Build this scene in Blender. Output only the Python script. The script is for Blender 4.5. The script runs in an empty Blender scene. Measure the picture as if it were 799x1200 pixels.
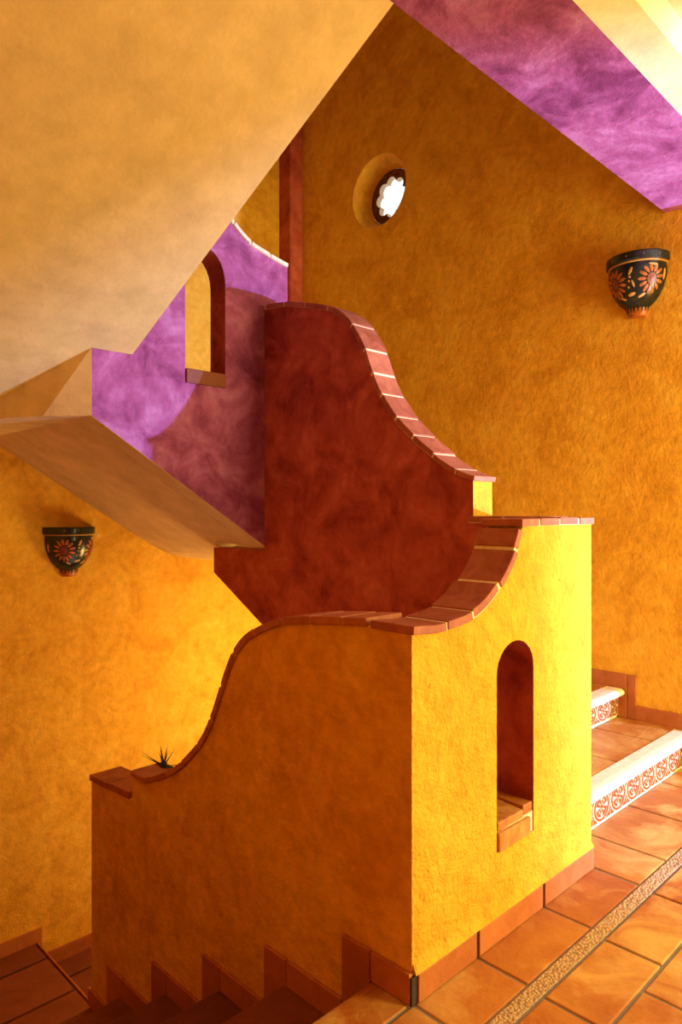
import bpy, bmesh, math, random
from mathutils import Vector, Matrix
random.seed(7)
PI = math.pi
scene = bpy.context.scene

# ---------------------------------------------------------------- camera
FPX = 822.0
A0 = math.radians(45.45)
EYE = 1.3
cam_d = bpy.data.cameras.new('camera')
cam = bpy.data.objects.new('camera', cam_d)
scene.collection.objects.link(cam)
cam_d.sensor_fit = 'VERTICAL'
cam_d.sensor_height = 36.0
cam_d.lens = 36.0 * FPX / 1200.0
cam_d.shift_x = -0.5 / 1200.0
cam_d.clip_start = 0.02
cam.location = (0, 0, EYE)
cam.rotation_euler = (PI / 2, 0, A0 - PI / 2)
scene.camera = cam

# ---------------------------------------------------------------- world and lights
w = bpy.data.worlds.new('world'); scene.world = w
w.use_nodes = True
bg = w.node_tree.nodes['Background']
bg.inputs[0].default_value = (1.0, 0.93, 0.86, 1); bg.inputs[1].default_value = 1.3

def area(name, loc, target, sx, sy, power, col, spread=180):
    l = bpy.data.lights.new(name, 'AREA'); l.shape = 'RECTANGLE'; l.size = sx; l.size_y = sy
    l.energy = power; l.color = col; l.spread = math.radians(spread)
    o = bpy.data.objects.new(name, l); scene.collection.objects.link(o); o.location = loc
    o.rotation_euler = (Vector(target) - Vector(loc)).to_track_quat('-Z', 'Y').to_euler()
    return o
def spot(name, loc, target, power, col, size, blend, radius):
    l = bpy.data.lights.new(name, 'SPOT'); l.energy = power; l.color = col
    l.spot_size = math.radians(size); l.spot_blend = blend; l.shadow_soft_size = radius
    o = bpy.data.objects.new(name, l); scene.collection.objects.link(o); o.location = loc
    o.rotation_euler = (Vector(target) - Vector(loc)).to_track_quat('-Z', 'Y').to_euler()
    return o
# daylight entering by the doorway behind and to the right of the camera
area('doorway_daylight', (3.1, -1.67, 1.15), (3.3, 1.0, 1.0), 1.0, 2.1, 192, (1.0, 0.80, 0.24))
# cool daylight from a bright forecourt, entering by the side window in the right-hand wall
spot('side_window_daylight', (4.27, -2.0, 0.9), (2.4, 1.6, 1.9), 1800, (0.34, 0.47, 1.0), 75, 0.3, 0.03)
# warm fill added low, lifting the back wall; no window built there
area('lower_fill_light', (3.6, 3.3, 0.0), (1.9, 4.45, 0.3), 0.5, 0.7, 35, (1.0, 0.68, 0.20))
# dim warm fill added upstairs for the pier and upper walls
area('upper_fill_light', (1.8, -1.0, 4.6), (2.6, 4.0, 3.6), 1.2, 1.2, 22, (1.0, 0.66, 0.18))

scene.view_settings.view_transform = 'Standard'
scene.view_settings.look = 'None'
scene.view_settings.gamma = 1.0
scene.view_settings.use_curve_mapping = False
scene.view_settings.exposure = 0.0
scene.cycles.max_bounces = 10
scene.cycles.diffuse_bounces = 4

# ---------------------------------------------------------------- node helpers
def newmat(name):
    m = bpy.data.materials.new(name); m.use_nodes = True
    nt = m.node_tree; b = nt.nodes['Principled BSDF']
    return m, nt, b
def N(nt, t, **kw):
    n = nt.nodes.new(t)
    for k, v in kw.items():
        if k.startswith('i_'): n.inputs[int(k[2:])].default_value = v
        else: setattr(n, k, v)
    return n
def noise(nt, co, scale, detail=4, rough=.55, dist=0.0):
    n = nt.nodes.new('ShaderNodeTexNoise')
    n.inputs['Scale'].default_value = scale; n.inputs['Detail'].default_value = detail
    n.inputs['Roughness'].default_value = rough; n.inputs['Distortion'].default_value = dist
    nt.links.new(co, n.inputs['Vector']); return n
def ramp(nt, fac, stops):
    r = nt.nodes.new('ShaderNodeValToRGB')
    e = r.color_ramp.elements
    while len(e) < len(stops): e.new(0.5)
    for k, (p, c) in enumerate(stops):
        e[k].position = p; e[k].color = (c[0], c[1], c[2], 1)
    nt.links.new(fac, r.inputs[0]); return r
def mix(nt, a, b, fac, mode='MIX'):
    m = nt.nodes.new('ShaderNodeMix'); m.data_type = 'RGBA'; m.blend_type = mode
    for s, v in ((m.inputs[6], a), (m.inputs[7], b), (m.inputs[0], fac)):
        if hasattr(v, 'links'): nt.links.new(v, s)
        elif isinstance(v, (int, float)): s.default_value = v
        else: s.default_value = (v[0], v[1], v[2], 1)
    return m.outputs[2]
def bump(nt, b, h, strength, dist):
    n = nt.nodes.new('ShaderNodeBump'); n.inputs['Strength'].default_value = strength
    n.inputs['Distance'].default_value = dist
    nt.links.new(h, n.inputs['Height']); nt.links.new(n.outputs[0], b.inputs['Normal'])

def plaster(name, c_lo, c_mid, c_hi, scale=5.0, rough_bump=.5, spots=None, stretch=(1, 1, 1)):
    m, nt, b = newmat(name)
    tc = nt.nodes.new('ShaderNodeTexCoord')
    mp = nt.nodes.new('ShaderNodeMapping'); mp.inputs['Scale'].default_value = stretch
    nt.links.new(tc.outputs['Object'], mp.inputs[0]); co = mp.outputs[0]
    n1 = noise(nt, co, scale, 7, .62, .6)
    r1 = ramp(nt, n1.outputs[0], [(.33, c_lo), (.5, c_mid), (.68, c_hi)])
    n2 = noise(nt, co, scale * 5, 5, .6)
    r2 = ramp(nt, n2.outputs[0], [(.3, (.84, .82, .8)), (.7, (1.08, 1.08, 1.08))])
    col = mix(nt, r1.outputs[0], r2.outputs[0], 1.0, 'MULTIPLY')
    if spots:
        n4 = noise(nt, co, 55, 2, .5)
        r4 = ramp(nt, n4.outputs[0], [(.70, (0, 0, 0)), (.76, (1, 1, 1))])
        col = mix(nt, col, spots, r4.outputs[0])
    nt.links.new(col, b.inputs['Base Color'])
    b.inputs['Roughness'].default_value = .88
    b.inputs['Specular IOR Level'].default_value = .2
    n3 = noise(nt, tc.outputs['Object'], 32, 5, .7)
    n5 = noise(nt, tc.outputs['Object'], 7, 3, .5)
    add = nt.nodes.new('ShaderNodeMath'); add.operation = 'ADD'
    nt.links.new(n3.outputs[0], add.inputs[0]); nt.links.new(n5.outputs[0], add.inputs[1])
    bump(nt, b, add.outputs[0], rough_bump, .02)
    return m

def clay(name, lo, hi, worn=None, rough=.5, scale=9, bstr=.25):
    """terracotta with a tone of its own for every object and, where present, for every tile"""
    m, nt, b = newmat(name)
    tc = nt.nodes.new('ShaderNodeTexCoord'); co = tc.outputs['Object']
    oi = nt.nodes.new('ShaderNodeObjectInfo')
    at = nt.nodes.new('ShaderNodeAttribute'); at.attribute_name = 'tile_tone'
    s = nt.nodes.new('ShaderNodeMath'); s.operation = 'ADD'
    nt.links.new(oi.outputs['Random'], s.inputs[0]); nt.links.new(at.outputs['Fac'], s.inputs[1])
    fr = nt.nodes.new('ShaderNodeMath'); fr.operation = 'FRACT'; nt.links.new(s.outputs[0], fr.inputs[0])
    n1 = noise(nt, co, scale, 6, .6, .8)
    a = nt.nodes.new('ShaderNodeMath'); a.operation = 'MULTIPLY_ADD'
    nt.links.new(fr.outputs[0], a.inputs[0]); a.inputs[1].default_value = .34
    nt.links.new(n1.outputs[0], a.inputs[2])
    r = ramp(nt, a.outputs[0], [(.38, lo), (.92, hi)])
    col = r.outputs[0]
    if worn:
        n2 = noise(nt, co, 3.2, 5, .6, 1.0)
        r2 = ramp(nt, n2.outputs[0], [(.47, (0, 0, 0)), (.66, (1, 1, 1))])
        col = mix(nt, col, worn, r2.outputs[0])
    nt.links.new(col, b.inputs['Base Color'])
    b.inputs['Roughness'].default_value = rough
    b.inputs['Specular IOR Level'].default_value = .35
    n3 = noise(nt, co, 45, 4, .6)
    bump(nt, b, n3.outputs[0], bstr, .01)
    return m

def plain(name, c, rough=.8, spec=.3, var=.12, scale=40, bstr=.2):
    m, nt, b = newmat(name)
    tc = nt.nodes.new('ShaderNodeTexCoord')
    n1 = noise(nt, tc.outputs['Object'], scale, 4, .6)
    r = ramp(nt, n1.outputs[0], [(.3, [x * (1 - var) for x in c]), (.7, [min(1, x * (1 + var)) for x in c])])
    nt.links.new(r.outputs[0], b.inputs['Base Color'])
    b.inputs['Roughness'].default_value = rough; b.inputs['Specular IOR Level'].default_value = spec
    bump(nt, b, n1.outputs[0], bstr, .006)
    return m

def pebble(name):
    m, nt, b = newmat(name)
    tc = nt.nodes.new('ShaderNodeTexCoord')
    v = nt.nodes.new('ShaderNodeTexVoronoi'); v.inputs['Scale'].default_value = 110
    nt.links.new(tc.outputs['Object'], v.inputs['Vector'])
    r = ramp(nt, v.outputs['Distance'], [(.0, (.62, .42, .24)), (.5, (.52, .33, .18)), (.85, (.36, .20, .10))])
    c = mix(nt, r.outputs[0], v.outputs['Color'], .12, 'MULTIPLY')
    nt.links.new(c, b.inputs['Base Color']); b.inputs['Roughness'].default_value = .8
    iv = nt.nodes.new('ShaderNodeMath'); iv.operation = 'SUBTRACT'; iv.inputs[0].default_value = 1
    nt.links.new(v.outputs['Distance'], iv.inputs[1])
    bump(nt, b, iv.outputs[0], .6, .01)
    return m

M = {}
M['ochre'] = plaster('ochre_plaster', (.70, .33, .024), (.83, .425, .038), (.89, .51, .06), 4.0, .55)
M['ochre_rough'] = plaster('rough_ochre_plaster', (.76, .39, .025), (.83, .46, .035), (.88, .53, .05), 3.0, 1.0, spots=(.62, .26, .03))
M['white'] = plaster('cream_plaster', (.72, .485, .185), (.74, .505, .20), (.76, .525, .215), 1.5, .16)
M['pale'] = plaster('pale_ceiling_plaster', (.82, .72, .40), (.84, .74, .43), (.86, .76, .46), 1.5, .16)
M['magenta'] = plaster('magenta_plaster', (.20, .032, .11), (.37, .09, .24), (.52, .19, .40), 5.0, .35)
M['magenta_shade'] = plaster('shaded_magenta_plaster', (.26, .035, .03), (.46, .09, .06), (.60, .15, .10), 4.5, .35)  # the magenta paint again, with its warm shade put into the colour
M['cream_edge'] = plain('cream_mortar', (.80, .66, .46), .9)
M['coping'] = clay('coping_clay', (.30, .070, .035), (.52, .17, .085), None, .6, 14)
M['floor'] = clay('floor_clay', (.34, .085, .014), (.50, .19, .038), (.64, .37, .11), .42, 7)
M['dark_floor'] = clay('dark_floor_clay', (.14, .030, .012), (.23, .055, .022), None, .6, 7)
M['skirt'] = clay('skirting_clay', (.36, .095, .022), (.52, .17, .045), None, .5, 9)
M['grout'] = plain('grey_grout', (.24, .18, .15), .95)
M['side_mortar'] = plain('brown_mortar', (.46, .19, .06), .95)
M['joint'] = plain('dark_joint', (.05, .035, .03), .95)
M['pale_grout'] = plain('pale_grout', (.80, .64, .42), .95)
M['stone'] = plain('pale_stone', (.86, .76, .58), .55, .4, .10, 30, .35)
M['pebble'] = pebble('pebble_strip_stone')
M['glaze_cream'] = plain('cream_glaze', (.66, .52, .32), .3, .5, .05, 30, .05)
M['glaze_rust'] = plain('rust_glaze', (.26, .07, .014), .35, .5, .2, 60, .05)
M['black'] = plain('black_glaze', (.012, .016, .014), .22, .5, .3, 30, .15)
M['orange'] = plain('orange_paint', (.40, .105, .018), .4, .4, .5, 60, .1)
M['brownpaint'] = plain('brown_paint', (.20, .05, .02), .4, .4, .2, 60, .1)
M['gold'] = plain('ochre_line_paint', (.55, .27, .06), .4, .4, .1, 60, .1)
M['plate'] = plain('brown_clay_plate', (.16, .07, .03), .7, .3, .5, 30, .6)
M['leaf'] = plain('dark_leaf', (.03, .035, .015), .6, .3, .3, 40, .1)

# ---------------------------------------------------------------- object helpers
COL = scene.collection
def obj(name, verts, faces, mats, parent=None, fmat=None, smooth=False, bevel=0, seg=2, tone=None):
    me = bpy.data.meshes.new(name)
    me.from_pydata([tuple(v) for v in verts], [], faces)
    if not isinstance(mats, (list, tuple)): mats = [mats]
    for m in mats: me.materials.append(m)
    if fmat:
        for p, k in zip(me.polygons, fmat): p.material_index = k
    if tone:
        a = me.attributes.new('tile_tone', 'FLOAT', 'POINT')
        a.data.foreach_set('value', tone)
    bm = bmesh.new(); bm.from_mesh(me); bmesh.ops.recalc_face_normals(bm, faces=bm.faces); bm.to_mesh(me); bm.free()
    if smooth:
        for p in me.polygons: p.use_smooth = True
    o = bpy.data.objects.new(name, me); COL.objects.link(o)
    if parent: o.parent = parent
    if bevel:
        b = o.modifiers.new('bevel', 'BEVEL'); b.width = bevel; b.segments = seg; b.limit_method = 'ANGLE'
        b.angle_limit = math.radians(40)
    return o
def thing(name, label, cat, loc=(0, 0, 0), group=None):
    o = bpy.data.objects.new(name, None); COL.objects.link(o); o.location = loc
    o.empty_display_size = .1
    o['label'] = label; o['category'] = cat
    if group: o['group'] = group
    return o
def own(parent):
    """parts are written in world coordinates: take the parent's place out again"""
    for c in parent.children:
        c.matrix_parent_inverse = Matrix.Translation(-Vector(parent.location))
    return parent
def struct(o): o['kind'] = 'structure'; return o
class MB:
    def __init__(s): s.v = []; s.f = []; s.m = []; s.t = []
    def add(s, vs, fs, m=0, tone=0.0):
        n = len(s.v); s.v += [tuple(v) for v in vs]; s.f += [tuple(i + n for i in f) for f in fs]
        s.m += [m] * len(fs); s.t += [tone] * len(vs)
    def box(s, x0, x1, y0, y1, z0, z1, m=0, tone=0.0):
        s.add([(x0, y0, z0), (x1, y0, z0), (x1, y1, z0), (x0, y1, z0), (x0, y0, z1), (x1, y0, z1), (x1, y1, z1), (x0, y1, z1)],
              [(0, 3, 2, 1), (4, 5, 6, 7), (0, 1, 5, 4), (1, 2, 6, 5), (2, 3, 7, 6), (3, 0, 4, 7)], m, tone)
    def build(s, name, mats, parent=None, **k):
        return obj(name, s.v, s.f, mats, parent, fmat=s.m, tone=s.t, **k)
def box(name, x0, x1, y0, y1, z0, z1, mat, parent=None, **k):
    b = MB(); b.box(x0, x1, y0, y1, z0, z1); return b.build(name, mat, parent, **k)

def catmull(pts, n=6):
    out = []
    P = [pts[0]] + list(pts) + [pts[-1]]
    for i in range(1, len(P) - 2):
        a, b, c, d = [Vector(q) for q in (P[i - 1], P[i], P[i + 1], P[i + 2])]
        for k in range(n):
            t = k / n
            out.append(tuple(.5 * ((2 * b) + (c - a) * t + (2 * a - 5 * b + 4 * c - d) * t * t + (3 * b - a - 3 * c + d) * t ** 3)))
    out.append(tuple(pts[-1])); return out

def extrude(name, outline, holes, axis, a, b, mats, parent=None, side=None, bevel=0, fm=(0, 0, 0, 0), smooth=False):
    """outline in (u,z); axis 'Y': u is X and the slab lies between y=a and y=b; axis 'X': u is Y.
    fm: material index of near face, far face, rim, hole rim; side: function(mid_u, mid_z, n) -> index for the rim"""
    def P(u, z, d): return (u, d, z) if axis == 'Y' else (d, u, z)
    bm = bmesh.new()
    loops = []
    for lp in [outline] + holes:
        loops.append([bm.verts.new(P(u, z, a)) for u, z in lp])
    es = []
    for L in loops:
        for i in range(len(L)): es.append(bm.edges.new((L[i], L[(i + 1) % len(L)])))
    r = bmesh.ops.triangle_fill(bm, use_beauty=True, use_dissolve=False, edges=es)
    front = [f for f in r['geom'] if isinstance(f, bmesh.types.BMFace)]
    for f in front: f.material_index = fm[0]
    vmap = {}
    for L in loops:
        for v in L:
            c = v.co.copy()
            if axis == 'Y': c.y = b
            else: c.x = b
            vmap[v] = bm.verts.new(c)
    for f in front:
        g = bm.faces.new([vmap[v] for v in reversed(f.verts)]); g.material_index = fm[1]
    for k, L in enumerate(loops):
        for i in range(len(L)):
            v, w2 = L[i], L[(i + 1) % len(L)]
            f = bm.faces.new((v, w2, vmap[w2], vmap[v])); f.material_index = fm[3] if k else fm[2]
            if k == 0 and side: f.material_index = side(*[(v.co[q] + w2.co[q]) / 2 for q in ((0 if axis == 'Y' else 1), 2)])
    bmesh.ops.recalc_face_normals(bm, faces=bm.faces)
    me = bpy.data.meshes.new(name); bm.to_mesh(me); bm.free()
    for m in (mats if isinstance(mats, (list, tuple)) else [mats]): me.materials.append(m)
    if smooth:
        for p in me.polygons: p.use_smooth = True
    o = bpy.data.objects.new(name, me); COL.objects.link(o)
    if parent: o.parent = parent
    if bevel:
        bv = o.modifiers.new('bevel', 'BEVEL'); bv.width = bevel; bv.segments = 3; bv.limit_method = 'ANGLE'; bv.angle_limit = math.radians(50)
    return o

def resample(path, cuts):
    """split a polyline at arc lengths"""
    segs = []; L = [0]
    for i in range(1, len(path)): L.append(L[-1] + (Vector(path[i]) - Vector(path[i - 1])).length)
    def at(s):
        s = max(0, min(L[-1], s))
        for i in range(1, len(path)):
            if s <= L[i] + 1e-9:
                t = (s - L[i - 1]) / max(1e-9, L[i] - L[i - 1]); return tuple(Vector(path[i - 1]).lerp(Vector(path[i]), t))
        return tuple(path[-1])
    for s0, s1 in zip(cuts[:-1], cuts[1:]):
        inner = [path[i] for i in range(len(path)) if s0 + 1e-4 < L[i] < s1 - 1e-4]
        segs.append([at(s0)] + inner + [at(s1)])
    return segs, L[-1]
def arclen(path, u):
    """arc length where the path first passes u"""
    s = 0
    for i in range(1, len(path)):
        p, q = path[i - 1], path[i]
        d = (Vector(q) - Vector(p)).length
        if (p[0] - u) * (q[0] - u) <= 0 and abs(q[0] - p[0]) > 1e-9: return s + d * abs((u - p[0]) / (q[0] - p[0]))
        s += d
    return s
def coping(path, axis, a, b, parent, n=None, cuts=None, th=.022, gap=.012, over=.008, mat=None, grout=None):
    """a course of clay slabs bedded along the top of a parapet"""
    mat = mat or M['coping']; grout = grout or M['pale_grout']
    _, tot = resample(path, [0, 1])
    if cuts is None: cuts = [tot * k / n for k in range(n + 1)]
    def P(u, z, d): return (u, d, z) if axis == 'Y' else (d, u, z)
    def strip(name, pts, t0, t1, aa, bb, m, bev):
        nn = []
        for i in range(len(pts)):
            p = Vector(pts[max(0, i - 1)]); q = Vector(pts[min(len(pts) - 1, i + 1)])
            d = (q - p).normalized(); nv = Vector((-d.y, d.x))
            if nv.y < 0: nv = -nv
            nn.append(nv)
        vs = []; fs = []
        for p, nv in zip(pts, nn):
            p = Vector(p); l = p + nv * t0; h = p + nv * t1
            vs += [P(l.x, l.y, aa), P(l.x, l.y, bb), P(h.x, h.y, bb), P(h.x, h.y, aa)]
        k = len(pts)
        for i in range(k - 1):
            o_ = i * 4
            for j in range(4): fs.append((o_ + j, o_ + (j + 1) % 4, o_ + 4 + (j + 1) % 4, o_ + 4 + j))
        fs.append((0, 1, 2, 3)); fs.append((k * 4 - 4, k * 4 - 3, k * 4 - 2, k * 4 - 1))
        return obj(name, vs, fs, m, parent, bevel=bev)
    segs, tot = resample(path, [c + (gap / 2 if k else 0) for k, c in enumerate(cuts)])
    for k in range(len(cuts) - 1):
        s0 = cuts[k] + gap / 2; s1 = cuts[k + 1] - gap / 2
        sg, _ = resample(path, [s0, s1])
        j = random.uniform(-.003, .003)
        strip('coping_brick', sg[0], -.002 + j / 3, th + j, a - over + j, b + over + j, mat, .003)
    mp_, _ = resample(path, [.012, tot - .006])
    strip('mortar_bed', mp_[0], -.003, th * .86, a - over * .5, b + over * .5, grout, 0)

def arch(u0, u1, z0, zs, zt, n=14):
    """arched opening outline, counter-clockwise"""
    c = (u0 + u1) / 2; r = (u1 - u0) / 2
    pts = [(u0, z0), (u1, z0), (u1, zs)]
    for k in range(1, n): 
        t = PI * k / n; pts.append((c + r * math.cos(t), zs + (zt - zs) * math.sin(t)))
    pts.append((u0, zs)); return pts

# ---------------------------------------------------------------- plan
X0, X1 = 1.432, 2.457          # stair core between these
Y0, Y1 = 1.19, 3.08
T = .14
XR, YL = 3.80, 4.45            # the two outer walls
XB = 2.43                      # face of the rising parapet beside the upper flight
XE = 1.634; YB = 1.43; ZC = 2.87   # inner corner of the upper landing
TOP = 5.7; XN = -.45; YS = -1.7

# ---------------------------------------------------------------- shell
# right-hand outer wall with the round window
RC = (3.475, 3.655); RR = .262
hole = [(RC[0] + RR * math.cos(2 * PI * k / 40), RC[1] + RR * math.sin(2 * PI * k / 40)) for k in range(40)]
struct(extrude('wall_right', [(YS, -2.6), (YL + .2, -2.6), (YL + .2, TOP), (YS, TOP)], [hole, [(-1.64, .25), (1.0, .25), (1.0, 2.7), (-1.64, 2.7)]], 'X', XR, XR + .24, [M['ochre'], M['white']], fm=(0, 0, 0, 1)))
struct(box('wall_back', XN, XR, YL, YL + .2, -2.6, TOP, M['ochre']))
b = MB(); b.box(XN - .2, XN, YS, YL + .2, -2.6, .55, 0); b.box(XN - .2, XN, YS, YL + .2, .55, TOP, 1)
struct(b.build('wall_left', [M['magenta_shade'], M['ochre']]))   # unseen wall: red lower part added to dim the bounce; ochre above
# wall behind the camera with the doorway
struct(extrude('wall_front', [(XN, -2.6), (XR, -2.6), (XR, TOP), (XN, TOP)], [[(2.55, .0), (3.65, .0), (3.65, 2.25), (2.55, 2.25)]], 'Y', YS - .2, YS, M['magenta']))
struct(box('ceiling', XN - .2, XR + .2, YS - .2, YL + .2, TOP, TOP + .1, M['white']))
# corner pier, warm shade put into its red
struct(box('trim_1', 3.665, XR, 4.31, YL, 1.09, TOP, M['magenta_shade'], bevel=.006))
# upper landing over the camera: cream underside with a shallow cove, magenta band along its edge
s = MB()
s.add([(XN, YS, ZC + .05), (XR, YS, ZC + .05), (XR, .86, ZC + .05), (XN, .86, ZC + .05), (XR, .90, ZC), (XN, .90, ZC), (XR, 1.036, ZC), (XN, 1.036, ZC),
       (XR, 1.036, ZC + .3), (XN, 1.036, ZC + .3), (XR, YS, ZC + .3), (XN, YS, ZC + .3)],
      [(0, 1, 2, 3), (3, 2, 4, 5), (5, 4, 6, 7), (7, 6, 8, 9), (9, 8, 10, 11), (0, 1, 10, 11)[::-1], (0, 3, 5, 7, 9, 11), (1, 2, 4, 6, 8, 10)])
struct(s.build('trim_2', M['pale']))
s = MB(); s.box(XN, XR, 1.036, YB, ZC, ZC + .3)
struct(s.build('trim_3', M['magenta']))

# ---------------------------------------------------------------- floors
def tiles(name, rects, z, th, mat, base, gap=.010, parent=None, bev=.004):
    b = MB()
    xs0 = min(r[0] for r in rects); xs1 = max(r[1] for r in rects); ys0 = min(r[2] for r in rects); ys1 = max(r[3] for r in rects)
    for x0, x1, y0, y1 in rects:
        j = random.uniform(-.0012, .0012)
        b.box(x0 + gap / 2, x1 - gap / 2, y0 + gap / 2, y1 - gap / 2, z - th, z + j, 0, random.random())
    for r in (base or []): b.box(r[0], r[1], r[2], r[3], z - th * 1.2, z - .0045, 1, 0)
    o = b.build(name, [mat, M['grout']], parent, bevel=bev)
    return o
R = []
def row(xs, y0, y1):
    for a, b_ in zip(xs[:-1], xs[1:]): R.append((a, b_, y0, y1))
# landing: half tiles against the core, pebble strip, then the main field
row([XN, -.02, .345, .71, 1.07, 1.435, 1.718, 2.094, 2.455, 2.70, 3.087, 3.47, XR], 1.012, Y0)
row([XN, -.02, .345, .71, 1.07, 1.432], Y0, 1.33)
R2 = [r for r in R]
R = [r for r in R2 if not (r[2] == 1.012 and r[0] >= 2.45)]
row([2.457, 2.70, 3.087, 3.47, XR], 1.012, 1.33)
row([XN, -.1, .26, .62, .98, 1.34, 1.705, 2.066, 2.436, 2.80, 3.165, 3.53, XR], .786, .962)
ys = .786; off = 0
while ys > YS:
    y2 = max(YS, ys - .365); off = .18 if off == 0 else 0
    xs = [XN] + [XN + off + .365 * k for k in range(1, 12) if XN + off + .365 * k < XR - .05] + [XR]
    row(xs, y2, ys); ys = y2
struct(tiles('floor', R, 0, .02, M['floor'], [(XN, XR, YS, Y0), (XN, X0, Y0, 1.33), (X1, XR, Y0, 1.33)]))
p = MB(); p.box(XN, XR, .966, 1.008, -.02, .001)
struct(p.build('trim_4', M['pebble']))
struct(box('trim_5', XN, XR, YS - .2, 1.32, -.22, -.025, M['ochre']))

# ---------------------------------------------------------------- skirting
def skirt(b, axis, face, sgn, u0, u1, z0, z1, th=.012, tile=.365):
    n = max(1, round(abs(u1 - u0) / tile)); g = .004
    for k in range(n):
        a = u0 + (u1 - u0) * k / n + g; c = u0 + (u1 - u0) * (k + 1) / n - g
        f0, f1 = sorted((face, face + sgn * th))
        if axis == 'X': b.box(f0, f1, a, c, z0, z1, 0, random.random())
        else: b.box(a, c, f0, f1, z0, z1, 0, random.random())

# ---------------------------------------------------------------- staircase flights
def decorated(parent, xa, xb, y, z0, z1):
    """one hand-painted relief tile standing on a riser"""
    g = .004
    t = box('riser_tile', xa + g, xb - g, y - .010, y, z0, z1, M['glaze_cream'], parent, bevel=.002)
    cx = (xa + xb) / 2; cz = (z0 + z1) / 2; rx = (xb - xa) * .43; rz = (z1 - z0) * .48
    b = MB(); yy = y - .0115
    def ringp(r0, r1, n=28, ph0=0, ph1=2 * PI):
        vs = []; fs = []
        for k in range(n + 1):
            a = ph0 + (ph1 - ph0) * k / n
            for r in (r0, r1): vs.append((cx + rx * r * math.cos(a), yy, cz + rz * r * math.sin(a)))
        m = len(vs)
        vs += [(v[0], y - .009, v[2]) for v in vs]
        for k in range(n):
            i = 2 * k
            fs += [(i, i + 1, i + 3, i + 2), (m + i, m + i + 2, m + i + 3, m + i + 1), (i, i + 2, m + i + 2, m + i), (i + 1, m + i + 1, m + i + 3, i + 3)]
        b.add(vs, fs)
    ringp(.82, 1.0)
    for k in range(4): ringp(.52, .74, 6, k * PI / 2 + .25, k * PI / 2 + 1.35)
    for k in range(8):
        a = k * PI / 4 + .2
        ringp(.22, .47, 3, a, a + .48)
    ringp(.0, .16, 10)
    for sx in (-1, 1):
        for sz in (-1, 1):
            px = cx + sx * (xb - xa) * .46; pz = cz + sz * (z1 - z0) * .46
            q = [(px, pz), (px - sx * (xb - xa) * .22, pz), (px - sx * (xb - xa) * .04, pz - sz * (z1 - z0) * .17), (px, pz - sz * (z1 - z0) * .3)]
            vs = [(u, yy, v) for u, v in q] + [(u, y - .009, v) for u, v in q]
            b.add(vs, [(0, 1, 2, 3), (7, 6, 5, 4), (0, 4, 5, 1), (1, 5, 6, 2), (2, 6, 7, 3), (3, 7, 4, 0)])
    b.build('painted_motif', M['glaze_rust'], t)

# flight rising along the right-hand wall
f1 = thing('staircase', 'tiled staircase rising behind the yellow wall with patterned risers and pale stone nosings', 'staircase', (3.1, 1.33, 0))
rise = [0, .175, .335, .52, .71, .90, 1.09]
ry = [1.33 + .36 * k for k in range(6)]
ry[1] = 1.69
for k in range(6):
    y = ry[k]; yn = ry[k + 1] if k < 5 else YL
    xa = 2.575
    z0, z1 = rise[k], rise[k + 1]
    if k == 0:
        body = box('step', 2.575, XR - .001, y, 1.688, z0 - .2, z1 - .02, M['pale_grout'], f1)
    else:
        body = box('step', 2.575, XR - .001, y, yn if k < 5 else 3.572, z0 - .12 if k < 5 else .965, z1 - .02, M['pale_grout'], f1)
    xs = [xa] + [v for v in (2.70, 3.10, 3.508) if v > xa + .05] + [XR - .002]
    rr = [(a, b_, y + .045, yn - (.004 if k < 5 else .01)) for a, b_ in zip(xs[:-1], xs[1:])]
    tiles('tread_tiles', rr, z1, .018, M['floor'], [(xa, XR - .002, y + .03, yn - .002)], parent=body)
    # rounded stone nosing
    pr_ = [(y + .045, z1 - .036), (y - .035, z1 - .036), (y - .048, z1 - .030), (y - .055, z1 - .018), (y - .050, z1 - .006), (y - .036, z1 + .002), (y - .01, z1 + .004), (y + .045, z1 + .003)]
    x_e = XR - .022
    vs = []; fs = []; nseg = 2
    for u, z in pr_: vs.append((xa, u, z))
    for u, z in pr_: vs.append((x_e - .012, u, z))
    cy_ = y; cz_ = z1 - .017
    for u, z in pr_: vs.append((x_e, cy_ + (u - cy_) * .8, cz_ + (z - cz_) * .7))
    n = len(pr_)
    for s_ in range(2):
        for i in range(n): fs.append((s_ * n + i, s_ * n + (i + 1) % n, (s_ + 1) * n + (i + 1) % n, (s_ + 1) * n + i))
    fs.append(tuple(range(n))); fs.append(tuple(range(2 * n, 3 * n)))
    obj('nosing', vs, fs, M['stone'], body)
    if k < 2:
        W = .158; x = 2.58
        while x < XR - .04:
            x2 = min(x + W, XR - .003)
            decorated(body, x, x2, y, z0 + .014, z1 - .038)
            x = x2
def so2(x):
    p_ = 1.74 - .63 * (x - X0); q_ = .955; k = .05
    return q_ + math.log(1 + math.exp((p_ - q_) / k)) * k
box('riser_face', 2.575, XR - .001, ry[5] + .001, ry[5] + .03, .80, .966, M['pale_grout'], f1)
lb = [(2.432 + (XR - .002 - 2.432) * k / 16, so2(2.432 + (XR - .002 - 2.432) * k / 16)) for k in range(17)]
extrude('landing_body', lb + [(XR - .002, 1.068), (2.64, 1.068), (2.432, 1.2)], [], 'Y', 3.573, YL - .002, M['white'], f1)
own(f1)

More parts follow.
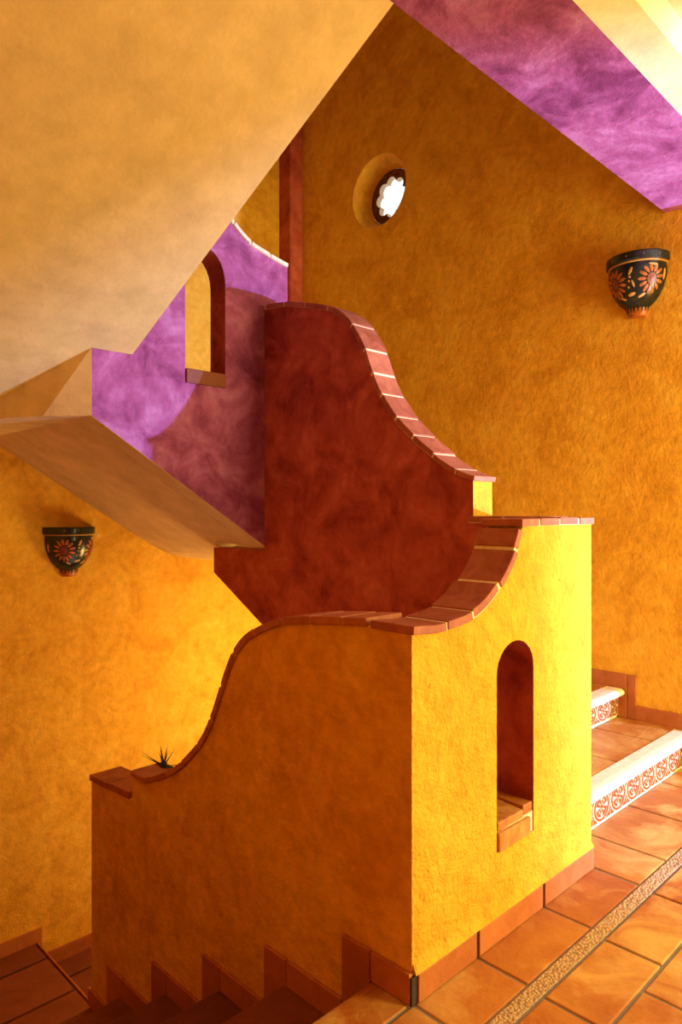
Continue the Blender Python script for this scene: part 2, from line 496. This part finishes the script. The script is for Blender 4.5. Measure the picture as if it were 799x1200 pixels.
# flight descending beside the shaded face of the core
f0 = thing('staircase', 'dark terracotta staircase dropping along the shaded face of the yellow wall', 'staircase', (.7, 1.33, 0))
for k in range(5):
    y = 1.33 + .36 * k
    z1 = -.19 * (k + 1); y2 = y + .36 if k < 4 else Y1
    if k == 4: y2 = Y1
    body = box('step', XN + .001, X0 - .001, y - .0, y2, z1 - .35, z1 - .02, M['grout'], f0)
    xs = [XN + .002, -.02, .345, .71, 1.07, X0 - .001]
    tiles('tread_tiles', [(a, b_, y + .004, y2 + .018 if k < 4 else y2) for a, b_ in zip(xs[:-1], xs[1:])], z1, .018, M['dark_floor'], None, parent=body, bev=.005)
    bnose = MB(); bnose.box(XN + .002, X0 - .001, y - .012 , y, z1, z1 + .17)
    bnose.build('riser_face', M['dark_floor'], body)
own(f0)

# lowest flight, running down along the back wall
fm_ = thing('staircase', 'dark tiled steps going down along the back wall at the lower left corner', 'staircase', (1.3, 3.8, -1.38))
lv = [(XN, .7, -.95), (.7, 1.05, -1.165), (1.05, 1.69, -1.38), (1.69, 2.05, -1.555), (2.05, 2.41, -1.73), (2.41, 2.77, -1.905), (2.77, XR - .03, -2.08)]
for k, (xa, xb, z) in enumerate(lv):
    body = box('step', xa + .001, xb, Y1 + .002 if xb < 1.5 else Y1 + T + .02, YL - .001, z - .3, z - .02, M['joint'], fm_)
    ylist = [Y1 + .004 if xb < 1.5 else Y1 + T + .022, 3.47, 3.86, 4.25, YL - .002]
    if k == 2:
        # this tread wraps round the end of the core wall
        body2 = None
    rr = [(xa + .004, xb + .018, a, b_) for a, b_ in zip(ylist[:-1], ylist[1:])]
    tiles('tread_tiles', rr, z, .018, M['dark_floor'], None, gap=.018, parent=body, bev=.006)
    if k < len(lv) - 1:
        nb = MB(); nb.box(xb + .018, xb + .030, ylist[0], YL - .002, z - .03, z + .003)
        nb.build('nosing', M['skirt'], body, bevel=.004)
own(fm_)

# flight climbing along the back wall (seen from below)
f2 = thing('staircase', 'underside of the cream flight climbing left above the lower sconce', 'staircase', (2.0, 3.8, 1.09))
bot = [(X0 + (2.431 - X0) * k / 16, so2(X0 + (2.431 - X0) * k / 16)) for k in range(17)]
bot = [(x, (1.74 - .63 * (x - X0)) if x < 1.7 else z) for x, z in bot]
top = [(2.431, 1.29), (2.18, 1.29), (2.18, 1.49), (1.93, 1.49), (1.93, 1.69), (1.68, 1.69), (1.68, 1.89), (X0, 1.89)]
extrude('flight_body', bot + top, [], 'Y', Y1 + T + .001, YL - .001, M['white'], f2, smooth=False)
own(f2)

# flight above the camera
f3 = thing('staircase', 'broad cream sloping underside of the top flight overhead', 'staircase', (.6, 2.3, 2.4))
def so3(y): return 2.05 - (ZC - 2.05) / (Y1 - YB) * (y - Y1)
yG = Y1 + (2.05 - 1.74) * (Y1 - YB) / (ZC - 2.05)
VA = (X0, Y1, 2.05); VB = (X0, Y1, 1.74); VE = (1.282, 3.257, 1.74); VG = (1.05, yG, 1.74)
XW = XN + .002; YW = YL - .002
V = [(XE, YB, ZC), (XE, Y1, 2.05), VA, VG, (XW, yG, 1.74), (XW, YB, ZC), VB, VE, (XW, YW, 1.74), (X0 - .001, YW, 1.74)]
nb_ = len(V)
V2 = [(x, y, z + .17) for x, y, z in V]
V2[6] = (X0 + .001, Y1 + .001, 2.22); V2[7] = (1.282, 3.257, 2.0)
fs = [(0, 1, 2, 3, 4, 5), (2, 6, 7), (2, 7, 3), (6, 9, 8, 4, 3, 7)]
rim = [0, 1, 2, 6, 9, 8, 4, 5]
tp = [(nb_ + i) for i in (0, 1, 2, 3, 4, 5)]
fs2 = [tuple(reversed(tp)), tuple(nb_ + i for i in (9, 8, 4, 3, 2))]
sd = []
for a, b_ in ((0, 1), (1, 2), (9, 8), (8, 4), (4, 5), (5, 0)): sd.append((a, b_, nb_ + b_, nb_ + a))
sd.append((2, 6, 9, nb_ + 9, nb_ + 2))
obj('flight_body', V + V2, fs + fs2 + sd, M['white'], f3)
ns = 5
for k in range(ns):
    ya = Y1 - .33 * k; yb = ya - .33
    z = 2.30 + .2 * (k)
    box('step', XN + .01, XE - .01, yb, ya, so3(ya) + .17, z - .04, M['white'], f3)
own(f3)

# ---------------------------------------------------------------- core: parapet with the arched opening (sunlit face)
def skirt_run(parent, axis, face, sgn, steps):
    for u0, u1, z0, z1 in steps:
        b = MB(); skirt(b, axis, face, sgn, u0, u1, z0, z1)
        # one part for each tile
        n = len(b.v) // 8
        for i in range(n):
            obj('skirting_tile', b.v[i * 8:i * 8 + 8], [(0, 3, 2, 1), (4, 5, 6, 7), (0, 1, 5, 4), (1, 2, 6, 5), (2, 3, 7, 6), (3, 0, 4, 7)], M['skirt'], parent, bevel=.0025)

front = thing('parapet_wall', 'sunlit yellow parapet wall with a narrow arched opening and stepped brick coping', 'wall', (1.95, Y0, 0))
fp = [(X0 - .010, .979), (X0 + .002, .978), (1.470, .976), (1.535, .972), (1.62, .977), (1.70, .990), (1.775, 1.020), (1.845, 1.068), (1.895, 1.115), (1.935, 1.165), (1.960, 1.210), (1.975, 1.245)]
fpath = catmull(fp, 5)
ftop = [(1.985, 1.252), (2.1, 1.256), (2.3, 1.258), (X1, 1.258)]
op = arch(1.836, 2.050, .262, .80, .895)
outl = [(X0, -1.1), (X1, -.2), (X1, 1.258)] + ftop[::-1][1:] + fpath[::-1]
outl = [(X0, -.3), (X1, -.3), (X1, 1.258)] + ftop[::-1][1:] + [q_ for q_ in fpath[::-1] if q_[0] > X0 + .004] + [(X0, .978)]
extrude('wall_body', outl, [op], 'Y', Y0, Y0 + T, [M['ochre_rough'], M['ochre'], M['magenta_shade']], front, side=lambda u, z: 1 if u < X0 + .0016 else 0, fm=(0, 1, 0, 2), bevel=.004)
cu = [0] + [arclen(fpath, u) for u in (1.578, 1.705, 1.845, 1.942)]
_, tt = resample(fpath, [0, 1]); cu.append(tt)
coping(fpath, 'Y', Y0, Y0 + T, front, cuts=cu)
fl = [(1.962, 1.256), (2.1, 1.2575), (2.3, 1.2585), (X1 + .012, 1.2585)]
coping(fl, 'Y', Y0, Y0 + T, front, cuts=[.0, .118, .25, .388, .507])
# loose tiles bedded in the bottom of the opening
sill = MB()
a = obj('sill_tile', [(1.838, Y0 - .008, .263), (2.02, Y0 - .008, .263), (2.02, Y0 - .002, .263), (1.838, Y0 + .02, .263), (1.838, Y0 - .008, .318), (2.02, Y0 - .008, .318), (2.02, Y0 + .02, .32), (1.838, Y0 + .02, .33)],
        [(0, 3, 2, 1), (4, 5, 6, 7), (0, 1, 5, 4), (1, 2, 6, 5), (2, 3, 7, 6), (3, 0, 4, 7)], M['floor'], front, bevel=.004)
obj('sill_tile', [(1.838, Y0 - .002, .325), (1.985, Y0 - .002, .325), (1.985, Y0 + T - .01, .325), (1.838, Y0 + T - .01, .325), (1.838, Y0 - .002, .352), (1.985, Y0 - .002, .350), (1.985, Y0 + T - .01, .362), (1.838, Y0 + T - .01, .365)],
        [(0, 3, 2, 1), (4, 5, 6, 7), (0, 1, 5, 4), (1, 2, 6, 5), (2, 3, 7, 6), (3, 0, 4, 7)], M['floor'], front, bevel=.004)
box('sill_tile', 1.993, 2.049, Y0 + .004, Y0 + T - .012, .322, .358, M['floor'], front, bevel=.004)
box('mortar_bed', 1.837, 2.049, Y0 + .004, Y0 + T - .004, .262, .327, M['pale_grout'], front)
for u0, u1 in ((X0 + .006, 1.718), (1.718, 2.094), (2.094, X1)):
    box('skirting_tile', u0 + .007, u1 - .007, Y0 - .014, Y0, .001, .078, M['skirt'], front, bevel=.003)
box('joint', X0 - .009, X1 - .004, Y0 - .008, Y0 + .001, .0, .074, M['joint'], front)
sb = MB()   # worn plaster fillet over the tiles
fv = []; nfl = 40
for k in range(nfl + 1):
    x = X0 + .004 + (X1 - X0 - .008) * k / nfl
    j = .006 * math.sin(k * .9) + .004 * math.sin(k * 2.3)
    fv += [(x, Y0 - .013, .078), (x, Y0 - .011, .082), (x, Y0 + .001, .108 + j), (x, Y0 + .001, .078)]
ff = []
for k in range(nfl):
    for j in range(4): ff.append((k * 4 + j, k * 4 + (j + 1) % 4, k * 4 + 4 + (j + 1) % 4, k * 4 + 4 + j))
ff += [(0, 1, 2, 3), (nfl * 4, nfl * 4 + 1, nfl * 4 + 2, nfl * 4 + 3)]
obj('plaster_fillet', fv, ff, M['ochre_rough'], front)
own(front)

# ---------------------------------------------------------------- core: parapet along the descending flight (shaded face)
side = thing('parapet_wall', 'shaded orange parapet wall sweeping down to the left above the dark steps', 'wall', (X0, 2.2, -.9))
sp = [(Y0 + .004, .980), (1.30, .984), (1.42, .976), (1.53, .966), (1.64, .953), (1.76, .930), (1.87, .885), (1.93, .845), (1.975, .795), (2.01, .735), (2.045, .665), (2.09, .575), (2.15, .480), (2.23, .400), (2.32, .328), (2.42, .270), (2.50, .235), (2.58, .208), (2.65, .203), (2.700, .208)]
spath = catmull(sp, 4)
low = [(2.704, .100), (Y1, .078)]
outl = [(Y0 + T + .0005, -.9), (Y1, -1.8), (Y1, .078), (2.704, .095)] + spath[::-1]
outl = [(Y1, -1.95), (Y1, .078), (2.702, .100)] + spath[::-1] + [(Y0 + .0005, -.02), (Y0 + .0005, -1.95)]
# corner overlap with the sunlit parapet: start behind it
def clipy(pts, y): return [p_ for p_ in pts if p_[0] > y]
sp2 = [q_ for q_ in spath if q_[0] > Y0 + T * .5]
outl = [(Y1, -1.95), (Y1, .078), (2.702, .100)] + sp2[::-1] + [(Y0 + T * .45, sp2[0][1]), (Y0 + T * .45, -1.95)]
extrude('wall_body', outl, [], 'X', X0 + .0006, X0 + T, [M['ochre'], M['ochre']], side, bevel=.006)
box('wall_body', X0 + .001, X1 - .001, Y0 + .0006, Y0 + T, -1.95, -.28, M['ochre'], side)
cuts = [arclen(spath, y) for y in (Y0 + T + .012, 1.444, 1.584, 1.717)]
_, tt = resample(spath, [0, 1])
r0 = cuts[-1]; nn_ = 9
cuts += [r0 + (tt - r0) * (k + 1) / nn_ for k in range(nn_)]
k0 = cuts[0]
spx, _ = resample(spath, [k0, tt])
coping(spx[0], 'X', X0, X0 + T, side, cuts=[c - k0 for c in cuts], mat=M['coping'], grout=M['side_mortar'])
coping([(2.712, .099), (Y1 + .008, .079)], 'X', X0, X0 + T, side, n=2, th=.026, mat=M['coping'], grout=M['side_mortar'])
# stepped skirting tiles
hs = .082
for k in range(6):
    z = -.19 * k
    ya = (Y0 - .004) if k == 0 else 1.33 + .36 * (k - 1) + .112
    yb = 1.33 + .36 * k + .112 if k < 4 else (2.882 if k == 4 else Y1)
    if k == 4: yb = 2.905
    if k == 5: ya = 2.905
    y_r = 1.33 + .36 * k
    if k < 4 or k == 4:
        yr = min(y_r, yb)
        if k == 0:
            box('skirting_tile', X0 - .013, X0, ya + .002, yr - .002, z + .001, z + hs, M['skirt'], side, bevel=.0025)
            box('skirting_tile', X0 - .013, X0, yr + .002, yb, z - .19 + .001, z + hs, M['skirt'], side, bevel=.0025)
        else:
            box('skirting_tile', X0 - .013, X0, ya + .002, yr - .002, z + .001, z + hs, M['skirt'], side, bevel=.0025)
            box('skirting_tile', X0 - .013, X0, yr + .002, yb, z - .19 + .001, z + hs, M['skirt'], side, bevel=.0025)
    elif k == 5:
        box('skirting_tile', X0 - .013, X0, ya + .002, Y1 + .013, z + .001, z + hs, M['skirt'], side, bevel=.0025)
own(side)

# ---------------------------------------------------------------- parapet beside the rising flight, shade put into its red
red = thing('parapet_wall', 'shaded deep red parapet wall curving down to the right under a pale brick coping', 'wall', (XB, 2.4, .9))
bp = [(1.690, 1.388), (1.735, 1.392), (1.80, 1.408), (1.86, 1.435), (1.93, 1.478), (1.99, 1.535), (2.04, 1.592), (2.085, 1.645), (2.13, 1.712), (2.168, 1.785), (2.205, 1.862), (2.235, 1.940), (2.262, 2.02), (2.295, 2.105), (2.345, 2.19), (2.405, 2.255), (2.48, 2.305), (2.58, 2.35), (2.70, 2.385), (2.83, 2.41), (2.96, 2.43), (Y1 - .002, 2.44)]
bpix = [(554.8, 563), (540, 557.5), (528.7, 551.5), (515, 542.5), (502.7, 532), (491, 522), (480, 511), (465, 494.6), (452, 475), (441, 454), (432.7, 431), (426, 410), (418, 393.7), (406.7, 377), (392, 366), (372.5, 361), (350, 359.3), (335, 358.5)]
_F = (math.cos(A0), math.sin(A0)); _R = (math.sin(A0), -math.cos(A0))
bp = []
for px, py in bpix:
    dx = _F[0] + (px - 400) / FPX * _R[0]; dy = _F[1] + (px - 400) / FPX * _R[1]; dz = (600 - py) / FPX
    t_ = XB / dx; bp.append((dy * t_, EYE + dz * t_))
bp[0] = (1.690, bp[0][1])
bp.append((Y1 - .002, bp[-1][1] + .02))
bpath = catmull(bp, 4)
sl = .56
outl = [(1.3305, -.32)] + [(Y1 - .001, .66), (3.57, .935), (3.57, 1.085), (Y1 - .001, 1.085)] + bpath[::-1] + [(1.689, 1.258), (1.3305, 1.258)]
def bside(u, z): return 1 if (u < 1.70 and z > .5) else (1 if z > 1.28 else 0)
extrude('wall_body', outl, [], 'X', XB, XB + T, [M['magenta_shade'], M['ochre_rough']], red, side=bside, fm=(0, 1, 0, 0), bevel=.006)
bc = [0] + [arclen(bpath, y) for y in (1.794, 1.913, 2.028, 2.127, 2.214, 2.270, 2.321, 2.409, 2.58, 2.75, 2.92)]
_, tt = resample(bpath, [0, 1]); bc = [c for c in bc if c < tt - .05] + [tt]
coping([(bpath[0][0] - .018, bpath[0][1] - .002)] + bpath[1:], 'X', XB, XB + T, red, cuts=bc, over=.010)
coping([(Y0 + T + .012, 1.2585), (1.682, 1.2585)], 'X', XB - .05, XB + T, red, n=2)
own(red)

# ---------------------------------------------------------------- magenta parapet with the arched window
mag = thing('parapet_wall', 'magenta parapet wall pierced by a tall arched opening with a brick sill', 'wall', (2.0, Y1, 1.6))
cp = [(1.70, 3.30), (1.85, 3.22), (2.0, 3.08), (2.10, 2.965), (2.202, 2.850), (2.27, 2.795), (2.34, 2.757), (2.42, 2.737), (2.50, 2.718), (2.60, 2.700)]
cpath = catmull(cp, 4)
wnd = arch(1.925, 2.169, 1.985, 2.50, 2.672)
outl = [(X0, 1.74), (2.44, 1.105), (2.44, 2.2), (2.60, 2.2), (2.60, 2.70)] + cpath[::-1][1:] + [(1.636, 3.31), (1.636, 2.05), (X0, 2.05)]
extrude('wall_body', outl, [wnd], 'Y', Y1, Y1 + T, [M['magenta'], M['white'], M['magenta_shade']], mag, side=lambda u, z: 1 if (z < 1.8 and u < 2.42) or u < 1.5 else 0, fm=(0, 0, 0, 2), bevel=.003)
coping(cpath, 'Y', Y1, Y1 + T, mag, n=8, th=.02, over=.012, mat=M['cream_edge'], grout=M['cream_edge'])
box('sill_brick', 1.927, 2.167, Y1 - .012, Y1 + .055, 1.955, 2.028, M['dark_floor'], mag, bevel=.004)  # darker clay stands in for the weaker light on the sill
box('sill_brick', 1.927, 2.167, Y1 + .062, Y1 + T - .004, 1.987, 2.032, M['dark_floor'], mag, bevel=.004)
own(mag)

# ---------------------------------------------------------------- skirting of the outer walls
b = MB()
for k in range(6):
    z = rise[k] if k else 0
    ya = (YS if k == 0 else ry[k] - .125 if k else 0); 
    yb = ry[k] - .10 if True else 0
    ya = YS if k == 0 else ry[k - 1] - .105
    yb = ry[k] - .105
    zz = rise[k]
    if k == 0: skirt(b, 'X', XR, -1, ya, yb, .001, .08)
    else: 
        skirt(b, 'X', XR, -1, ya, yb, zz - (.18), zz + .08) if False else None
        b.box(XR - .012, XR, ya, ry[k - 1] - .06, rise[k - 1] + .001, zz + .08, 0, .2)
        b.box(XR - .012, XR, ry[k - 1] - .058, yb, rise[k - 1] + .001, zz + .08, 0, .6)
b.box(XR - .012, XR, ry[5] - .105, 4.30, rise[5], rise[6] + .08, 0, .4)
s_ = b.build('baseboard_right', [M['skirt']], None, bevel=.0025); struct(s_)
b = MB()
edges = [(XN, .80, -.95), (.85, 1.25, -1.165), (1.2, 1.745, -1.38), (1.745, 2.11, -1.555), (2.11, 2.47, -1.73)]
xa = XN
for xb, z in ((.90, -.95), (1.25, -1.165), (1.745, -1.38), (2.11, -1.555), (2.47, -1.73)):
    n_ = 1 if xb - xa < .6 else 3
    for i in range(n_):
        a_ = xa + (xb - xa) * i / n_; c_ = xa + (xb - xa) * (i + 1) / n_
        b.box(a_ + .002, c_ - .001, YL - .013, YL, z - .17 if i == n_ - 1 else z + .001, z + .085, 0, random.random())
    xa = xb
s_ = b.build('baseboard_back', [M['skirt']], None, bevel=.0025); struct(s_)

# ---------------------------------------------------------------- round window
fr = MB(); n = 48; D0, D1 = XR, XR + .13
def ring_pts(r, x, f=None): return [(x, RC[0] + (f(a) if f else r) * math.cos(a), RC[1] + (f(a) if f else r) * math.sin(a)) for a in [2 * PI * k / n for k in range(n)]]
o1 = ring_pts(RR, XR + .001); o2 = ring_pts(.205, XR + .15); o3 = ring_pts(.262, XR + .15)
o4 = ring_pts(RR, XR + .001)
vs = o1 + o2 + o3; fs = []
for k in range(n):
    j = (k + 1) % n
    fs += [(k, j, n + j, n + k), (n + k, n + j, 2 * n + j, 2 * n + k), (2 * n + k, 2 * n + j, j, k)]
win = obj('window_1', vs, fs, M['ochre'], None, smooth=False); struct(win)
def scal(a): return .118 + .032 * abs(math.cos(a * 4)) ** .8
def scal_pts(x): return [(x, RC[0] + scal(a) * math.cos(a), RC[1] + scal(a) * math.sin(a)) for a in [2 * PI * k / 96 for k in range(96)]]
bm = bmesh.new()
oc = [bm.verts.new((XR + .15, RC[0] + .2045 * math.cos(2 * PI * k / 96), RC[1] + .2045 * math.sin(2 * PI * k / 96))) for k in range(96)]
ic = [bm.verts.new(p_) for p_ in scal_pts(XR + .143)]
od = [bm.verts.new((XR + .19, v.co.y, v.co.z)) for v in oc]; idd = [bm.verts.new((XR + .19, v.co.y, v.co.z)) for v in ic]
for k in range(96):
    j = (k + 1) % 96
    bm.faces.new((oc[k], oc[j], ic[j], ic[k])); bm.faces.new((od[j], od[k], idd[k], idd[j]))
    f_ = bm.faces.new((ic[k], ic[j], idd[j], idd[k])); f_.material_index = 1  # cream hole rim: sky light on the plate's thickness, put in as colour
    bm.faces.new((oc[j], oc[k], od[k], od[j]))
bmesh.ops.recalc_face_normals(bm, faces=bm.faces)
me = bpy.data.meshes.new('pierced_plate'); bm.to_mesh(me); bm.free(); me.materials.append(M['plate']); me.materials.append(M['glaze_cream'])
po = bpy.data.objects.new('pierced_plate', me); COL.objects.link(po); po.parent = win

# ---------------------------------------------------------------- ceramic half-bowl sconces
def sconce(name, loc, rz, label):
    """local frame: wall is y=0, the bowl swells towards -y, z=0 at the rim top"""
    t = thing(name, label, 'sconce', loc, 'ceramic wall sconces')
    t.rotation_euler = (0, 0, rz)
    prof = [(.148, -.045), (.152, -.075), (.151, -.110), (.143, -.150), (.128, -.190), (.106, -.228), (.078, -.258), (.052, -.276)]
    pp = catmull(prof, 4); na = 32
    def S(a, i, off=0):
        r, z = pp[i]
        return ((r + off) * math.cos(a), -(r + off) * .92 * math.sin(a), z)
    def lathe(nm, pts, m, closed_in=True, par=t, smooth=True):
        vs = []; fs = []; q = len(pts)
        for k in range(na + 1):
            a = PI * k / na
            for r, z in pts: vs.append((r * math.cos(a), -r * .92 * math.sin(a), z))
        for k in range(na):
            for i in range(q - 1): fs.append((k * q + i, k * q + i + 1, (k + 1) * q + i + 1, (k + 1) * q + i))
            fs.append((k * q + q - 1, k * q, (k + 1) * q, (k + 1) * q + q - 1))
        fs.append(tuple(range(q))); fs.append(tuple(na * q + i for i in range(q)))
        return obj(nm, vs, fs, m, par, smooth=False)
    inner = [(r - .010, z) for r, z in pp[::-1]]
    bowl = lathe('bowl', list(pp) + inner, M['black'])
    for p_ in bowl.data.polygons: p_.use_smooth = len(p_.vertices) == 4
    lathe('rim', [(.163, 0), (.166, -.006), (.166, -.040), (.161, -.046), (.142, -.046), (.142, -.002)], M['black'])
    lathe('painted_line', [(.1545, -.0465), (.1555, -.053), (.146, -.056), (.146, -.0465)], M['gold'])
    lathe('foot', [(.058, -.272), (.054, -.292), (.047, -.312), (.041, -.318), (.0, -.318), (.0, -.272)], M['orange'])
    # sunflower and leaves painted in relief on the belly
    def surf(a, z, off=.0022):
        for i in range(1, len(pp)):
            if z >= pp[i][1]:
                u = (z - pp[i - 1][1]) / (pp[i][1] - pp[i - 1][1]); r = pp[i - 1][0] + (pp[i][0] - pp[i - 1][0]) * u
                r += off; return (r * math.cos(a), -r * .92 * math.sin(a), z)
        r = pp[-1][0] + off; return (r * math.cos(a), -r * .92 * math.sin(a), z)
    def patch(b, a0, z0, pts2):
        """fan of a small shape given in metres on the unrolled belly"""
        r0 = .14
        c = [sum(q[0] for q in pts2) / len(pts2), sum(q[1] for q in pts2) / len(pts2)]
        vs = [surf(a0 + c[0] / r0, z0 + c[1], .004)] + [surf(a0 + u / r0, z0 + v, .0025) for u, v in pts2] + [surf(a0 + u / r0, z0 + v, -.002) for u, v in pts2]
        k = len(pts2)
        b.add(vs, [(0, 1 + i, 1 + (i + 1) % k) for i in range(k)] + [(1 + i, 1 + k + i, 1 + k + (i + 1) % k, 1 + (i + 1) % k) for i in range(k)])
    def oval(cu, cv, ru, rv, rot=0, n=10):
        return [(cu + ru * math.cos(x) * math.cos(rot) - rv * math.sin(x) * math.sin(rot), cv + ru * math.cos(x) * math.sin(rot) + rv * math.sin(x) * math.cos(rot)) for x in [2 * PI * i / n for i in range(n)]]
    for a0 in (math.radians(42), math.radians(122)):
        b = MB()
        for k in range(13):
            x = 2 * PI * k / 13
            patch(b, a0, -.148, oval(.047 * math.cos(x), .054 * math.sin(x), .021, .0085, x))
        b.build('painted_flower', M['orange'], t)
        b = MB(); patch(b, a0, -.148, oval(0, 0, .024, .030))
        b.build('flower_centre', M['brownpaint'], t)
    b = MB()
    for a_, z_, ru, rv, ro in ((84, -.10, .007, .022, .4), (80, -.165, .006, .02, -.3), (85, -.215, .008, .024, 1.4), (12, -.12, .008, .03, 0), (165, -.13, .007, .03, .1), (86, -.13, .006, .006, 0), (88, -.15, .005, .005, 0), (90, -.18, .005, .005, 0), (60, -.225, .007, .025, 1.2), (112, -.228, .007, .022, 1.9), (40, -.075, .024, .006, .1)):
        b = MB(); patch(b, math.radians(a_), z_, oval(0, 0, ru, rv, ro, 8)); b.build('painted_leaf', M['gold'], t)
    b = MB()
    for k in range(9):
        a = PI * (k + .5) / 9; r = .0585
        b.add([(r * math.cos(a + d) , -r * .92 * math.sin(a + d), z) for d, z in ((-.12, -.272), (.12, -.272), (0, -.296))] + [(.052 * math.cos(a), -.052 * .92 * math.sin(a), -.28)], [(0, 1, 2), (0, 3, 1), (1, 3, 2), (2, 3, 0)])
    b.build('painted_teeth', M['black'], t)
    b = MB()
    for k in range(5):
        a = math.radians(30 + k * 30)
        c = Vector((.1665 * math.cos(a), -.1665 * .92 * math.sin(a), -.022))
        u = Vector((-math.sin(a), -math.cos(a) * .92, 0)); v = Vector((0, 0, 1)); nrm = Vector((math.cos(a), -math.sin(a), 0)) * .0015
        b = MB(); b.add([c + nrm] + [c + u * .0035 * math.cos(x) + v * .0035 * math.sin(x) - nrm for x in [PI * i / 4 for i in range(8)]], [(0, 1 + i, 1 + (i + 1) % 8) for i in range(8)] + [tuple(range(8, 0, -1))]); b.build('rim_dot', M['gold'], t)
    return t
sconce('wall_sconce', (1.915, YL - .001, 1.205), 0, 'black ceramic half-bowl sconce under the sloping soffit at left')
sconce('wall_sconce', (XR - .001, 1.575, 2.665), -PI / 2, 'black ceramic half-bowl sconce high on the ochre wall at right')

# ---------------------------------------------------------------- spiky dry plant behind the low end of the shaded wall
pl = thing('spiky_plant', 'small dark spiky plant on the low brick coping at left', 'plant', (1.545, 2.64, .226))
b = MB()
def blade(p0, p1, w_, sag=0.0):
    p0 = Vector(p0); p1 = Vector(p1); d = (p1 - p0); s1 = d.cross(Vector((0, 0, 1)) if abs(d.normalized().z) < .9 else Vector((1, 0, 0))).normalized(); s2 = d.normalized().cross(s1)
    vs = []; k = 5
    for i in range(k):
        t = i / (k - 1); c = p0 + d * t + Vector((0, 0, -sag * t * t)); r = w_ * (1 - t) ** .8 * (1 if i else .7) + .0003
        for q in range(4):
            x = q * PI / 2; vs.append(c + s1 * r * math.cos(x) + s2 * r * .5 * math.sin(x))
    fs = [(i * 4 + q, i * 4 + (q + 1) % 4, i * 4 + 4 + (q + 1) % 4, i * 4 + 4 + q) for i in range(k - 1) for q in range(4)] + [(0, 1, 2, 3), (16, 17, 18, 19)]
    return vs, fs
c0 = (1.545, 2.64, .226)
for dx, dy, dz, wd in ((.01, .045, .075, .006), (.0, -.03, .095, .006), (.01, -.075, .090, .006), (.02, .00, .06, .005), (-.01, .17, .02, .005), (0, .19, .0, .005), (.0, -.17, .05, .005), (.02, -.21, .03, .005), (.03, .09, .03, .005), (0, -.12, .02, .005)):
    vs, fs = blade(c0, (c0[0] + dx, c0[1] + dy, c0[2] + dz), wd)
    obj('leaf', vs, fs, M['leaf'], pl)
obj('crown', [(c0[0] + .014 * math.cos(a) * s, c0[1] + .022 * math.sin(a) * s, c0[2] + z) for s, z in ((1, -.008), (.9, .012), (.3, .022)) for a in [PI * i / 4 for i in range(8)]],
    [(k * 8 + i, k * 8 + (i + 1) % 8, k * 8 + 8 + (i + 1) % 8, k * 8 + 8 + i) for k in range(2) for i in range(8)] + [tuple(range(8)), tuple(range(16, 24))], M['leaf'], pl)
own(pl)
